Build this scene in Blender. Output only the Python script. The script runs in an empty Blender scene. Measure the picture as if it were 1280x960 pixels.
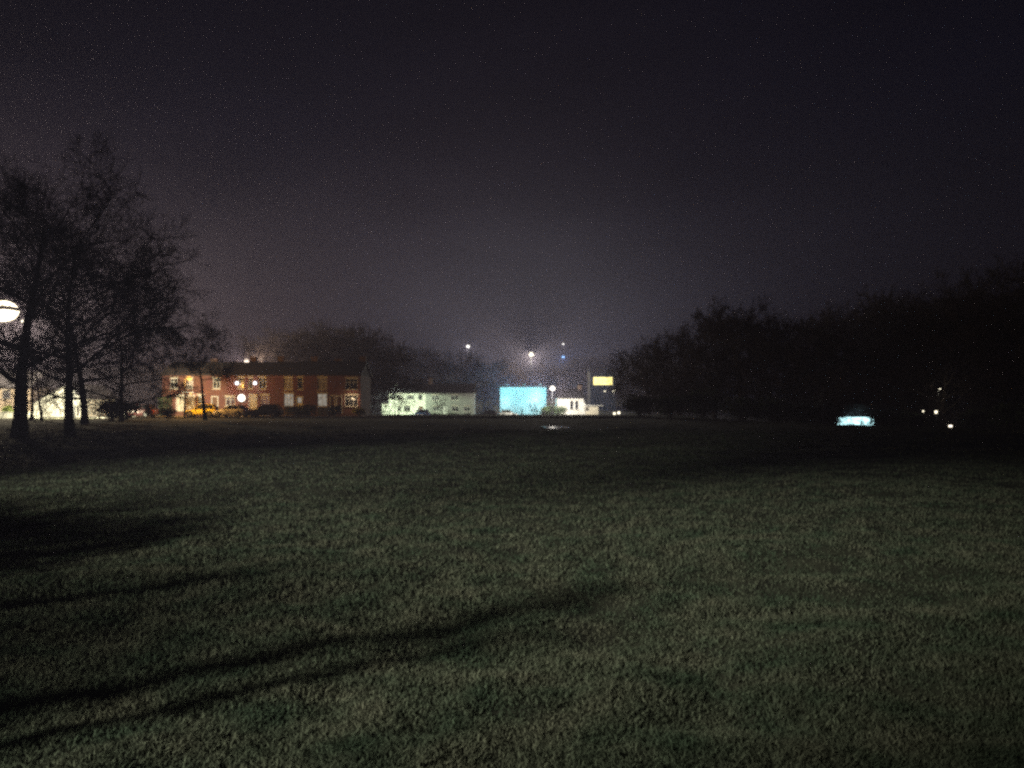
import bpy, math, random
import numpy as np
from mathutils import Vector, Matrix

# ------------------------------------------------------------------ basics
F, HY, CX, EYE = 985.0, 504.0, 640.0, 1.6      # focal length in px, horizon row, centre column, eye height
EXP = 3.0
K = 1.0 / 2 ** EXP
scene = bpy.context.scene
COL = scene.collection
R = math.radians


def wx(px, D): return (px - CX) / F * D
def wz(py, D): return EYE - (py - HY) / F * D


def sstep(a, b, v):
    t = np.clip((v - a) / (b - a), 0, 1)
    return t * t * (3 - 2 * t)


_rs = np.random.RandomState(5)
_TAB = _rs.rand(256, 256)


def vnoise(x, y):
    x = np.asarray(x, float); y = np.asarray(y, float)
    xi = np.floor(x).astype(int); yi = np.floor(y).astype(int)
    fx = x - xi; fy = y - yi
    fx = fx * fx * (3 - 2 * fx); fy = fy * fy * (3 - 2 * fy)
    a = _TAB[xi & 255, yi & 255]; b = _TAB[(xi + 1) & 255, yi & 255]
    c = _TAB[xi & 255, (yi + 1) & 255]; d = _TAB[(xi + 1) & 255, (yi + 1) & 255]
    return (a * (1 - fx) + b * fx) * (1 - fy) + (c * (1 - fx) + d * fx) * fy - 0.5


def fbm(x, y, o=3):
    s = 0; a = 1.0
    for i in range(o):
        s = s + a * vnoise(x * 2 ** i + 17.3 * i, y * 2 ** i + 9.1 * i); a *= 0.5
    return s


PUD = (2.85, 52.0)


def base_h(x, y):
    h = -1.25 * sstep(110, 146, y) + 18.5 * sstep(186, 305, y) * (0.8 + 0.5 * vnoise(x / 60.0, y / 60.0)) * (1 - 0.8 * sstep(30, 95, x))
    h = h - 2.1 * sstep(20, 42, x) * sstep(44, 91, y) * (1 - sstep(150, 200, y))
    return h


def ground_h(x, y):
    x = np.asarray(x, float); y = np.asarray(y, float)
    f = 1 - sstep(62, 78, y) * (x < 22)
    f = f * np.clip(np.hypot((x - PUD[0]) / 2.2, (y - PUD[1]) / 7.0) - 0.8, 0, 1)
    n = 0.09 * fbm(x / 3.1, y / 3.1, 2) + 0.085 * fbm(x / 0.62 + 40, y / 0.62, 2) + 0.25 * vnoise(x / 14.0 + 3, y / 14.0)
    return base_h(x, y) + n * f


def gh(x, y): return float(ground_h(x, y))


# ------------------------------------------------------------------ materials
def mat(name, c1, c2=None, scale=4.0, rough=0.8, bump=0.0, metal=0.0, island=0.0, spec=0.3, detail=4):
    m = bpy.data.materials.new(name); m.use_nodes = True
    nt = m.node_tree; b = nt.nodes['Principled BSDF']
    b.inputs['Roughness'].default_value = rough; b.inputs['Metallic'].default_value = metal
    b.inputs['Specular IOR Level'].default_value = spec
    c2 = c2 or tuple(v * 0.7 for v in c1)
    tc = nt.nodes.new('ShaderNodeTexCoord'); nz = nt.nodes.new('ShaderNodeTexNoise')
    nz.inputs['Scale'].default_value = scale; nz.inputs['Detail'].default_value = detail
    nt.links.new(tc.outputs['Object'], nz.inputs['Vector'])
    rp = nt.nodes.new('ShaderNodeValToRGB')
    rp.color_ramp.elements[0].position = 0.32; rp.color_ramp.elements[1].position = 0.68
    rp.color_ramp.elements[0].color = (*c2, 1); rp.color_ramp.elements[1].color = (*c1, 1)
    nt.links.new(nz.outputs['Fac'], rp.inputs['Fac'])
    out = rp.outputs['Color']
    if island:
        g = nt.nodes.new('ShaderNodeNewGeometry'); hs = nt.nodes.new('ShaderNodeHueSaturation')
        mr = nt.nodes.new('ShaderNodeMapRange')
        mr.inputs['To Min'].default_value = 1 - island; mr.inputs['To Max'].default_value = 1 + island
        nt.links.new(g.outputs['Random Per Island'], mr.inputs['Value'])
        nt.links.new(mr.outputs['Result'], hs.inputs['Value'])
        nt.links.new(out, hs.inputs['Color']); out = hs.outputs['Color']
    nt.links.new(out, b.inputs['Base Color'])
    if bump:
        bp = nt.nodes.new('ShaderNodeBump'); bp.inputs['Strength'].default_value = bump
        bp.inputs['Distance'].default_value = 0.05
        nt.links.new(nz.outputs['Fac'], bp.inputs['Height']); nt.links.new(bp.outputs['Normal'], b.inputs['Normal'])
    return m


def brick_mat(name, c1, c2, mortar):
    m = bpy.data.materials.new(name); m.use_nodes = True
    nt = m.node_tree; b = nt.nodes['Principled BSDF']; b.inputs['Roughness'].default_value = 0.85
    tc = nt.nodes.new('ShaderNodeTexCoord'); mp = nt.nodes.new('ShaderNodeMapping')
    mp.inputs['Rotation'].default_value = (R(90), 0, 0)
    br = nt.nodes.new('ShaderNodeTexBrick')
    br.inputs['Color1'].default_value = (*c1, 1); br.inputs['Color2'].default_value = (*c2, 1)
    br.inputs['Mortar'].default_value = (*mortar, 1); br.inputs['Scale'].default_value = 4.4
    nz = nt.nodes.new('ShaderNodeTexNoise'); nz.inputs['Scale'].default_value = 0.7
    mx = nt.nodes.new('ShaderNodeMixRGB'); mx.blend_type = 'MULTIPLY'; mx.inputs['Fac'].default_value = 0.5
    nt.links.new(tc.outputs['Object'], mp.inputs['Vector']); nt.links.new(mp.outputs['Vector'], br.inputs['Vector'])
    nt.links.new(tc.outputs['Object'], nz.inputs['Vector'])
    nt.links.new(br.outputs['Color'], mx.inputs['Color1']); nt.links.new(nz.outputs['Color'], mx.inputs['Color2'])
    nt.links.new(mx.outputs['Color'], b.inputs['Base Color'])
    return m


def emis(name, col, strength, var=0.0, scale=3.0):
    m = bpy.data.materials.new(name); m.use_nodes = True
    nt = m.node_tree; nt.nodes.clear()
    o = nt.nodes.new('ShaderNodeOutputMaterial'); e = nt.nodes.new('ShaderNodeEmission')
    e.inputs['Color'].default_value = (*col, 1); e.inputs['Strength'].default_value = strength * K
    if var:
        tc = nt.nodes.new('ShaderNodeTexCoord'); nz = nt.nodes.new('ShaderNodeTexNoise')
        nz.inputs['Scale'].default_value = scale
        mr = nt.nodes.new('ShaderNodeMapRange')
        mr.inputs['From Min'].default_value = 0.3; mr.inputs['From Max'].default_value = 0.7
        mr.inputs['To Min'].default_value = strength * K * (1 - var); mr.inputs['To Max'].default_value = strength * K
        nt.links.new(tc.outputs['Object'], nz.inputs['Vector']); nt.links.new(nz.outputs['Fac'], mr.inputs['Value'])
        nt.links.new(mr.outputs['Result'], e.inputs['Strength'])
    nt.links.new(e.outputs['Emission'], o.inputs['Surface'])
    m.cycles.emission_sampling = 'NONE'
    return m


M = {}
M['turf'] = mat('turf', (0.064, 0.067, 0.043), (0.028, 0.028, 0.020), 2.6, 0.95, 0.4, detail=8, spec=0.1)
M['blade'] = mat('grass_blade', (0.106, 0.106, 0.070), (0.044, 0.064, 0.038), 1.9, 0.9, island=0.5, spec=0.15)
M['bark'] = mat('bark', (0.060, 0.048, 0.040), (0.025, 0.02, 0.018), 6, 0.95, 0.6, spec=0.1)
M['twig'] = mat('twig', (0.055, 0.043, 0.038), (0.03, 0.024, 0.022), 3, 0.95, spec=0.1)
M['leaf'] = mat('evergreen_leaf', (0.050, 0.070, 0.035), (0.025, 0.04, 0.02), 3, 0.8, island=0.4, spec=0.1)
M['yleaf'] = mat('golden_leaf', (0.60, 0.52, 0.08), (0.40, 0.34, 0.05), 3, 0.7, island=0.3)
M['gleaf'] = mat('lime_leaf', (0.30, 0.36, 0.08), (0.18, 0.25, 0.05), 3, 0.7, island=0.3)
M['asphalt'] = mat('asphalt', (0.06, 0.058, 0.056), (0.04, 0.04, 0.04), 8, 0.7, 0.2)
M['paving'] = mat('paving', (0.26, 0.24, 0.22), (0.18, 0.17, 0.16), 3, 0.85)
M['kerb'] = mat('kerb_stone', (0.30, 0.29, 0.27), None, 5, 0.85)
M['line'] = mat('road_paint', (0.75, 0.75, 0.72), (0.5, 0.5, 0.48), 9, 0.7)
M['brick'] = brick_mat('red_brick', (0.22, 0.07, 0.05), (0.15, 0.05, 0.038), (0.17, 0.11, 0.09))
M['brick2'] = brick_mat('brown_brick', (0.20, 0.12, 0.09), (0.15, 0.09, 0.07), (0.2, 0.17, 0.15))
M['render'] = mat('white_render', (0.78, 0.77, 0.72), (0.66, 0.65, 0.6), 1.5, 0.9)
M['cream'] = mat('cream_render', (0.80, 0.74, 0.58), (0.70, 0.64, 0.50), 1.5, 0.9)
M['tan'] = mat('tan_render', (0.42, 0.34, 0.25), (0.34, 0.28, 0.2), 1.5, 0.9)
M['dimr'] = mat('dim_render', (0.34, 0.35, 0.33), (0.26, 0.27, 0.25), 1.2, 0.9)  # white wall in less light, its dimness put into the grey
M['slate'] = mat('slate', (0.055, 0.052, 0.055), (0.035, 0.034, 0.038), 5, 0.7, 0.3)
M['upvc'] = mat('white_frame', (0.80, 0.80, 0.78), (0.7, 0.7, 0.68), 4, 0.45)
M['glass'] = mat('dark_glass', (0.02, 0.022, 0.026), (0.014, 0.015, 0.018), 1, 0.08, spec=0.5)
M['net'] = mat('net_curtain', (0.42, 0.38, 0.36), (0.22, 0.2, 0.19), 9, 0.9)
M['blackm'] = mat('dark_metal', (0.035, 0.037, 0.04), (0.025, 0.026, 0.03), 6, 0.5, metal=0.3)
M['galv'] = mat('galvanised_steel', (0.30, 0.31, 0.32), (0.22, 0.23, 0.24), 9, 0.45, metal=0.7)
M['tyre'] = mat('tyre_rubber', (0.02, 0.02, 0.02), None, 12, 0.9)
M['rim'] = mat('alloy', (0.45, 0.45, 0.46), (0.35, 0.35, 0.36), 8, 0.35, metal=0.8)
M['stone'] = mat('pale_stone', (0.55, 0.5, 0.42), (0.42, 0.38, 0.32), 6, 0.9)
M['clad'] = mat('pale_blue_cladding', (0.42, 0.70, 0.78), (0.36, 0.62, 0.70), 0.7, 0.6)
M['binp'] = mat('grey_plastic', (0.16, 0.17, 0.165), (0.12, 0.13, 0.125), 8, 0.6)
M['darkwall'] = mat('dark_boarding', (0.06, 0.055, 0.05), (0.04, 0.037, 0.034), 3, 0.9)
M['wood'] = mat('brown_door', (0.18, 0.09, 0.05), (0.12, 0.06, 0.035), 5, 0.6)
M['gdoor'] = mat('garage_door', (0.74, 0.68, 0.56), (0.62, 0.57, 0.47), 2, 0.5)
M['refl'] = mat('lamp_lens', (0.7, 0.7, 0.7), None, 9, 0.2)
M['redlens'] = mat('red_lens', (0.35, 0.02, 0.02), None, 9, 0.3)
for nm, c in dict(yellow=(0.84, 0.68, 0.07), silver=(0.66, 0.62, 0.60), white=(0.78, 0.77, 0.74), blue=(0.05, 0.10, 0.32),
                  black=(0.018, 0.018, 0.02), maroon=(0.10, 0.03, 0.03), navy=(0.02, 0.03, 0.07)).items():
    M['car_' + nm] = mat('car_paint_' + nm, c, tuple(v * 0.93 for v in c), 2, 0.28, spec=0.5)


# ------------------------------------------------------------------ mesh builder
class MB:
    def __init__(s): s.v = []; s.f = []

    def quad(s, a, b, c, d):
        n = len(s.v); s.v += [tuple(a), tuple(b), tuple(c), tuple(d)]; s.f.append((n, n + 1, n + 2, n + 3)); return s

    def poly(s, pts):
        n = len(s.v); s.v += [tuple(p) for p in pts]; s.f.append(tuple(range(n, n + len(pts)))); return s

    def box(s, x0, x1, y0, y1, z0, z1, bev=0.0):
        if bev:
            b = bev
            rings = [(z0, b), (z0 + b, 0), (z1 - b, 0), (z1, b)]
            n = len(s.v)
            for z, i in rings:
                xa, xb, ya, yb = x0 + i, x1 - i, y0 + i, y1 - i
                if i == 0:
                    s.v += [(xa + b, ya, z), (xb - b, ya, z), (xb, ya + b, z), (xb, yb - b, z), (xb - b, yb, z), (xa + b, yb, z), (xa, yb - b, z), (xa, ya + b, z)]
                else:
                    s.v += [(xa, ya, z), (xb, ya, z), (xb, ya, z), (xb, yb, z), (xb, yb, z), (xa, yb, z), (xa, yb, z), (xa, ya, z)]
            for k in range(3):
                for j in range(8):
                    a = n + k * 8 + j; c = n + k * 8 + (j + 1) % 8
                    s.f.append((a, c, c + 8, a + 8))
            s.f.append((n + 6, n + 4, n + 2, n + 0)); s.f.append((n + 24, n + 26, n + 28, n + 30))
            return s
        n = len(s.v)
        s.v += [(x0, y0, z0), (x1, y0, z0), (x1, y1, z0), (x0, y1, z0), (x0, y0, z1), (x1, y0, z1), (x1, y1, z1), (x0, y1, z1)]
        s.f += [(n + 3, n + 2, n + 1, n), (n + 4, n + 5, n + 6, n + 7), (n, n + 1, n + 5, n + 4), (n + 1, n + 2, n + 6, n + 5),
                (n + 2, n + 3, n + 7, n + 6), (n + 3, n, n + 4, n + 7)]
        return s

    def tube(s, pts, rad, sides=8, cap=True):
        pts = [Vector(p) for p in pts]; n0 = len(s.v); m = len(pts)
        if not hasattr(rad, '__len__'): rad = [rad] * m
        for i, p in enumerate(pts):
            t = (pts[min(i + 1, m - 1)] - pts[max(i - 1, 0)])
            t = t.normalized() if t.length > 1e-9 else Vector((0, 0, 1))
            a = t.cross(Vector((0.13, 0.97, 0.21)) if abs(t.z) > 0.8 else Vector((0, 0, 1)))
            a.normalize(); b = t.cross(a)
            for k in range(sides):
                an = 2 * math.pi * k / sides
                q = p + (a * math.cos(an) + b * math.sin(an)) * rad[i]
                s.v.append((q.x, q.y, q.z))
        for i in range(m - 1):
            for k in range(sides):
                a = n0 + i * sides + k; c = n0 + i * sides + (k + 1) % sides
                s.f.append((a, c, c + sides, a + sides))
        if cap:
            s.f.append(tuple(range(n0 + sides - 1, n0 - 1, -1)))
            e = n0 + (m - 1) * sides; s.f.append(tuple(range(e, e + sides)))
        return s

    def ball(s, c, r, nu=12, nv=8, sq=(1, 1, 1), zmin=-1.0):
        n0 = len(s.v)
        for j in range(nv + 1):
            th = math.pi * j / nv
            for i in range(nu):
                ph = 2 * math.pi * i / nu
                z = max(math.cos(th), zmin)
                s.v.append((c[0] + r * sq[0] * math.sin(th) * math.cos(ph), c[1] + r * sq[1] * math.sin(th) * math.sin(ph), c[2] + r * sq[2] * z))
        for j in range(nv):
            for i in range(nu):
                a = n0 + j * nu + i; b = n0 + j * nu + (i + 1) % nu
                s.f.append((a, a + nu, b + nu, b))
        return s

    def build(s, name, m, parent=None, loc=None, rot=0.0, smooth=False):
        me = bpy.data.meshes.new(name); me.from_pydata(s.v, [], s.f); me.update()
        if m: me.materials.append(m)
        if smooth: me.polygons.foreach_set('use_smooth', [True] * len(me.polygons))
        o = bpy.data.objects.new(name, me); COL.objects.link(o)
        if parent: o.parent = parent
        if loc: o.location = loc
        if rot: o.rotation_euler = (0, 0, rot)
        return o


def thing(name, label, cat, loc, rot=0.0, group=None):
    o = bpy.data.objects.new(name, None); COL.objects.link(o)
    o.empty_display_size = 0.3
    o.location = loc; o.rotation_euler = (0, 0, rot)
    o['label'] = label; o['category'] = cat
    if group: o['group'] = group
    return o


def tag(o, label, cat, group=None):
    o['label'] = label; o['category'] = cat
    if group: o['group'] = group
    return o


def dup(root, loc, rot, scale=None, label=None, group=None):
    r = root.copy(); COL.objects.link(r); r.location = loc; r.rotation_euler = (0, 0, rot)
    if scale: r.scale = scale
    if label: r['label'] = label
    if group: r['group'] = group
    for ch in list(root.children):
        c = ch.copy(); COL.objects.link(c); c.parent = r
        for g in list(ch.children):
            d = g.copy(); COL.objects.link(d); d.parent = c
    return r


def light(name, I, col, loc, parent=None, radius=0.12, spot=None, blend=0.3, rot=None):
    """I = brightness towards the scene in picture units per steradian"""
    l = bpy.data.lights.new(name, 'SPOT' if spot else 'POINT')
    l.energy = 4 * math.pi * I * K; l.color = col; l.shadow_soft_size = radius
    if spot: l.spot_size = spot; l.spot_blend = blend
    o = bpy.data.objects.new(name, l); COL.objects.link(o)
    if parent: o.parent = parent
    o.location = loc
    if rot: o.rotation_euler = rot
    return o


# ------------------------------------------------------------------ ground, roads
def axis(c, lo, hi, fine, growth):
    out = [c]; st = fine
    while out[-1] < hi: out.append(out[-1] + st); st *= growth
    neg = [c]; st = fine
    while neg[-1] > lo: neg.append(neg[-1] - st); st *= growth
    return np.array(sorted(set(neg[1:] + out)))


xs = axis(0.0, -650, 650, 0.08, 1.018); ys = axis(6.0, -140, 720, 0.08, 1.016)
GX, GY = np.meshgrid(xs, ys); GZ = ground_h(GX, GY)
nx, ny = len(xs), len(ys)
me = bpy.data.meshes.new('field')
idx = np.arange(nx * ny).reshape(ny, nx)
quads = np.stack([idx[:-1, :-1], idx[:-1, 1:], idx[1:, 1:], idx[1:, :-1]], -1).reshape(-1, 4)
me.vertices.add(nx * ny); me.vertices.foreach_set('co', np.stack([GX, GY, GZ], -1).reshape(-1).astype(np.float32))
me.loops.add(quads.size); me.loops.foreach_set('vertex_index', quads.reshape(-1).astype(np.int32))
me.polygons.add(len(quads)); me.polygons.foreach_set('loop_start', np.arange(0, quads.size, 4, dtype=np.int32))
me.polygons.foreach_set('loop_total', np.full(len(quads), 4, np.int32))
me.polygons.foreach_set('use_smooth', np.ones(len(quads), bool))
me.update(calc_edges=True); me.validate(); me.materials.append(M['turf'])
fo = bpy.data.objects.new('field', me); COL.objects.link(fo); fo['kind'] = 'structure'


def sheet(name, m, x0, x1, y0, y1, dz, nx_=40, ny_=6, skew=0.0):
    b = MB()
    for i in range(nx_):
        for j in range(ny_):
            q = []
            for (a, c) in ((i, j), (i + 1, j), (i + 1, j + 1), (i, j + 1)):
                x = x0 + (x1 - x0) * a / nx_; y = y0 + (y1 - y0) * c / ny_ + skew * (x - x0)
                q.append((x, y, float(base_h(x, y)) + dz))
            b.quad(*q)
    o = b.build(name, m); o['kind'] = 'structure'; return o


sheet('road', M['asphalt'], -130, 16, 84.5, 91.0, 0.012)
sheet('pavement', M['paving'], -44.5, 16, 91.16, 93.4, 0.11)
kb = MB().box(-44.5, 16, 91.0, 91.155, -0.05, 0.115); kb.box(-44.5, 16, 84.3, 84.5, -0.05, 0.10)
o = kb.build('kerb', M['kerb']); o['kind'] = 'structure'
ln = MB()
for i in range(24): ln.box(-80 + i * 4, -78 + i * 4, 87.7, 87.8, 0.010, 0.018)
o = ln.build('road_markings', M['line']); o['kind'] = 'structure'
sheet('yard', M['paving'], -36, 24, 150.5, 163.9, 0.02)
# puddle
pm = mat('puddle_water', (0.03, 0.028, 0.025), (0.02, 0.02, 0.018), 2, 0.10, 0.0, spec=0.5)
pb = MB(); pts = []
for k in range(40):
    a = 2 * math.pi * k / 40
    rr = 1 + 0.16 * math.sin(3 * a + 1) + 0.1 * math.sin(7 * a)
    pts.append((PUD[0] + 0.95 * rr * math.cos(a), PUD[1] + 2.6 * rr * math.sin(a), gh(*PUD) + 0.02))
pb.poly(pts); o = pb.build('puddle', pm); o['kind'] = 'structure'

# ------------------------------------------------------------------ grass blades
def grass(n, seed):
    rs = np.random.RandomState(seed)
    u = rs.rand(n * 2)
    p = -0.75
    D = (2.3 ** p + u * (46.0 ** p - 2.3 ** p)) ** (1 / p)
    x = (rs.rand(n * 2) * 2 - 1) * (0.74 * D + 1.6)
    y = D
    cl = 0.55 * fbm(x / 0.27 + 8, y / 0.27 + 3, 2) + 0.55 * fbm(x / 0.8 + 4, y / 0.8 + 23, 2) + 0.6 * fbm(x / 2.6, y / 2.6 + 50, 2)
    keep = rs.rand(n * 2) < np.clip(0.80 + 0.6 * cl, 0.5, 1)
    x, y, D, cl = x[keep][:n], y[keep][:n], D[keep][:n], cl[keep][:n]
    n = len(x); z = ground_h(x, y) - 0.002
    h = (0.018 + 0.036 * rs.rand(n)) * np.clip(1.0 + 1.0 * cl, 0.5, 2.2)
    w = (0.0009 + 0.00062 * D) * (0.6 + 0.8 * rs.rand(n))
    az = rs.rand(n) * 2 * np.pi; lean = h * (0.25 + 0.9 * rs.rand(n)); la = rs.rand(n) * 2 * np.pi
    dx, dy = np.cos(az) * w, np.sin(az) * w
    lx, ly = np.cos(la) * lean, np.sin(la) * lean
    v = np.empty((n, 5, 3), np.float32)
    v[:, 0] = np.stack([x - dx, y - dy, z], -1); v[:, 1] = np.stack([x + dx, y + dy, z], -1)
    v[:, 2] = np.stack([x + dx * .8 + lx * .35, y + dy * .8 + ly * .35, z + h * .62], -1)
    v[:, 3] = np.stack([x - dx * .8 + lx * .35, y - dy * .8 + ly * .35, z + h * .62], -1)
    v[:, 4] = np.stack([x + lx, y + ly, z + h * 0.95], -1)
    b = (np.arange(n) * 5)[:, None]
    lo = np.concatenate([b + np.array([[0, 1, 2, 3]]), b + np.array([[3, 2, 4]])], 1).reshape(-1).astype(np.int32)
    me = bpy.data.meshes.new('grass'); me.vertices.add(n * 5); me.vertices.foreach_set('co', v.reshape(-1))
    me.loops.add(len(lo)); me.loops.foreach_set('vertex_index', lo)
    st = (np.arange(n)[:, None] * 7 + np.array([[0, 4]])).reshape(-1).astype(np.int32)
    me.polygons.add(2 * n); me.polygons.foreach_set('loop_start', st)
    me.polygons.foreach_set('loop_total', np.tile(np.array([4, 3], np.int32), n))
    me.update(calc_edges=True); me.materials.append(M['blade'])
    o = bpy.data.objects.new('grass', me); COL.objects.link(o); o['kind'] = 'stuff'
    o['label'] = 'short rough tufted grass covering the dark field'
    return o


grass(700000, 3)

# ------------------------------------------------------------------ trees
def skeleton(seed, H, Rr, hb, tr=0.009, nl=9, lv=(6, 7, 6), r0=0.3, lean=(0, 0), droop=0.0):
    rng = random.Random(seed)
    wood, twigs = [], []

    def bend(p, d, L, n, wob, up):
        pts = [p.copy()]; d = d.normalized()
        for i in range(n):
            d = (d + Vector((rng.gauss(0, wob), rng.gauss(0, wob), rng.gauss(0, wob) + up))).normalized()
            pts.append(pts[-1] + d * (L / n))
        return pts

    tt = bend(Vector((0, 0, -0.3)), Vector((lean[0], lean[1], 1)), H * 0.80, 9, 0.06, 0.05)
    rad = [r0 * (1.3 if i == 0 else 1.0) * (1 - 0.86 * (i / 9) ** 0.9) for i in range(10)]
    wood.append((tt, rad))

    def along(pts, t):
        f = t * (len(pts) - 1); i = min(int(f), len(pts) - 2)
        return pts[i].lerp(pts[i + 1], f - i), (pts[i + 1] - pts[i]).normalized()

    def kids(pts, L, r, level):
        n = lv[level]
        for k in range(n):
            t = 0.25 + 0.75 * (k + rng.random()) / n
            p, d = along(pts, min(t, 0.999))
            side = d.cross(Vector((rng.gauss(0, 1), rng.gauss(0, 1), rng.gauss(0, 1)))).normalized()
            dd = d * rng.uniform(0.5, 1.1) + side * rng.uniform(0.6, 1.1)
            l2 = max(L * rng.uniform(0.38, 0.66) * (1.15 - 0.4 * t), 0.35)
            r2 = r * rng.uniform(0.32, 0.5)
            if level == len(lv) - 1:
                q = bend(p, dd, l2, 3, 0.22, 0.03 - droop)
                twigs.append((q, [max(r2, tr), tr, tr * .8, tr * .5]))
            else:
                q = bend(p, dd, l2, 5, 0.16, 0.05 - droop)
                (wood if level == 0 else twigs).append((q, [max(max(r2, tr * 1.3) * (1 - 0.75 * i / 5), tr) for i in range(6)]))
                kids(q, l2, r2, level + 1)

    for i in range(nl):
        t = hb / (H * 0.8) + (1 - hb / (H * 0.8)) * (i + 0.3 * rng.random()) / nl
        p, d = along(tt, min(t, 0.995))
        hfrac = max((p.z - hb) / max(H - hb, .1), 0.0)
        a = i * 2.4 + rng.uniform(-.5, .5)
        out = Rr * (0.75 + 0.5 * math.sin(math.pi * min(max(hfrac, 0) + 0.18, 1))) * rng.uniform(0.8, 1.1)
        dd = Vector((math.cos(a), math.sin(a), 0.22 + 1.2 * hfrac ** 1.3))
        rl = max(rad[min(int(t * 9), 9)] * rng.uniform(0.42, 0.6), 0.035)
        q = bend(p, dd, out, 7, 0.10, 0.05 - droop)
        wood.append((q, [rl * (1 - 0.8 * j / 7) for j in range(8)]))
        kids(q, out, rl, 0)
    return wood, twigs


def make_tree(name, label, loc, group=None, cat='tree', twig_sides=3, rot=0.0, leaves=0, **kw):
    t = thing(name, label, cat, loc, rot, group)
    wood, twigs = skeleton(**kw)
    a = MB()
    for i, (p, r) in enumerate(wood): a.tube(p, r, 10 if i == 0 else 5, cap=False)
    b = MB()
    for p, r in twigs: b.tube(p, r, twig_sides, cap=False)
    rng = random.Random(kw['seed'])
    if leaves:
        for i in range(leaves):
            p, r = rng.choice(twigs); q = rng.choice(p)
            leaf(b, rng, q + Vector((rng.gauss(0, .12), rng.gauss(0, .12), rng.gauss(0, .12))), rng.uniform(.05, .12))
    a.build('trunk', M['bark'], t, smooth=True); b.build('crown', M['twig'], t)
    return t


def leaf(b, rng, p, s):
    u = Vector((rng.gauss(0, 1), rng.gauss(0, 1), rng.gauss(0, 1))).normalized()
    v = u.cross(Vector((rng.gauss(0, 1), rng.gauss(0, 1), rng.gauss(0, 1)))).normalized()
    p = Vector(p)
    b.quad(p - u * s, p + v * s * .55, p + u * s, p - v * s * .55)


def make_shrub(name, label, loc, w, d, h, seed, m, n=2200, s=(0.05, 0.12), group=None, cat='shrub', boxy=False):
    rng = random.Random(seed)
    t = thing(name, label, cat, loc, 0, group)
    st = MB(); fo_ = MB()
    lobes = []
    for i in range(9):
        a = rng.uniform(0, 6.28); rr = rng.uniform(0, 0.62)
        lobes.append((math.cos(a) * rr * w / 2, math.sin(a) * rr * d / 2, h * rng.uniform(0.35, 0.74), rng.uniform(0.26, 0.46)))
        p = lobes[-1]
        st.tube([(p[0] * .2, p[1] * .2, -.1), (p[0] * .6, p[1] * .6, p[2] * .5), p[:3]], [.05, .035, .015], 5)
    for i in range(n):
        if boxy:
            x, y, z = rng.uniform(-.5, .5) * w, rng.uniform(-.5, .5) * d, rng.random() ** .7 * h
            z += 0.12 * math.sin(x * 1.7) + rng.gauss(0, .04)
        else:
            lx, ly, lz, lr = rng.choice(lobes)
            dirv = Vector((rng.gauss(0, 1), rng.gauss(0, 1), rng.gauss(0, 1))).normalized() * lr * (0.5 + 0.55 * rng.random())
            x, y, z = lx + dirv.x * w * .8, ly + dirv.y * d * .8, max(0.03, lz + dirv.z * h * .75)
        leaf(fo_, rng, (x, y, z), rng.uniform(*s))
    st.build('stem', M['bark'], t); fo_.build('foliage', m, t)
    return t


BELT = 'unlit trees along the right edge of the field'
# the two big trunks at the left and the trees round them
make_tree('bare_tree', 'thick-trunked bare tree closest to the bright street lamp', (wx(24, 38), 38, gh(wx(24, 38), 38)),
          rot=R(250), seed=11, H=13.2, Rr=5.2, hb=2.8, nl=10, lv=(7, 7, 6), r0=0.36, lean=(0.03, 0), droop=0.01)
make_tree('bare_tree', 'second thick bare tree with a wide crown beside the white gable', (wx(88, 40), 40, gh(wx(88, 40), 40)),
          rot=R(170), seed=23, H=12.6, Rr=5.0, hb=2.9, nl=17, lv=(8, 9, 7), r0=0.26, lean=(0, 0), droop=0.015)
make_tree('bare_tree', 'bare tree just right of the second thick trunk, farther off', (wx(106, 58), 58, gh(wx(106, 58), 58)),
          rot=R(170), seed=31, H=14.5, Rr=5.6, hb=2.0, nl=15, lv=(8, 8, 7), tr=.013, r0=0.27, droop=0.02)
make_tree('bare_tree', 'low spreading bare tree left of the orange lit houses', (wx(152, 66), 66, gh(wx(152, 66), 66)),
          seed=47, H=13.0, Rr=4.9, hb=1.4, nl=15, lv=(8, 8, 7), tr=.014, r0=0.2, droop=0.02)
make_tree('bare_tree', 'lone roadside tree with its dark trunk before the yellow car', (wx(257, 76), 76, gh(wx(257, 76), 76)),
          seed=53, H=8.6, Rr=2.6, hb=4.1, nl=12, lv=(7, 7, 6), tr=.012, r0=0.21)
make_tree('slim_tree', 'slim dark trunk just left of the white gable wall', (wx(52.5, 72), 72, 0), cat='tree',
          seed=61, H=7.0, Rr=2.2, hb=3.2, nl=8, lv=(5, 5, 4), r0=0.15)
make_tree('slim_tree', 'slim trunk against the low white garden wall', (wx(38.5, 73), 73, 0), cat='tree',
          seed=67, H=7.5, Rr=2.4, hb=3.0, nl=8, lv=(5, 5, 4), r0=0.16)
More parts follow.
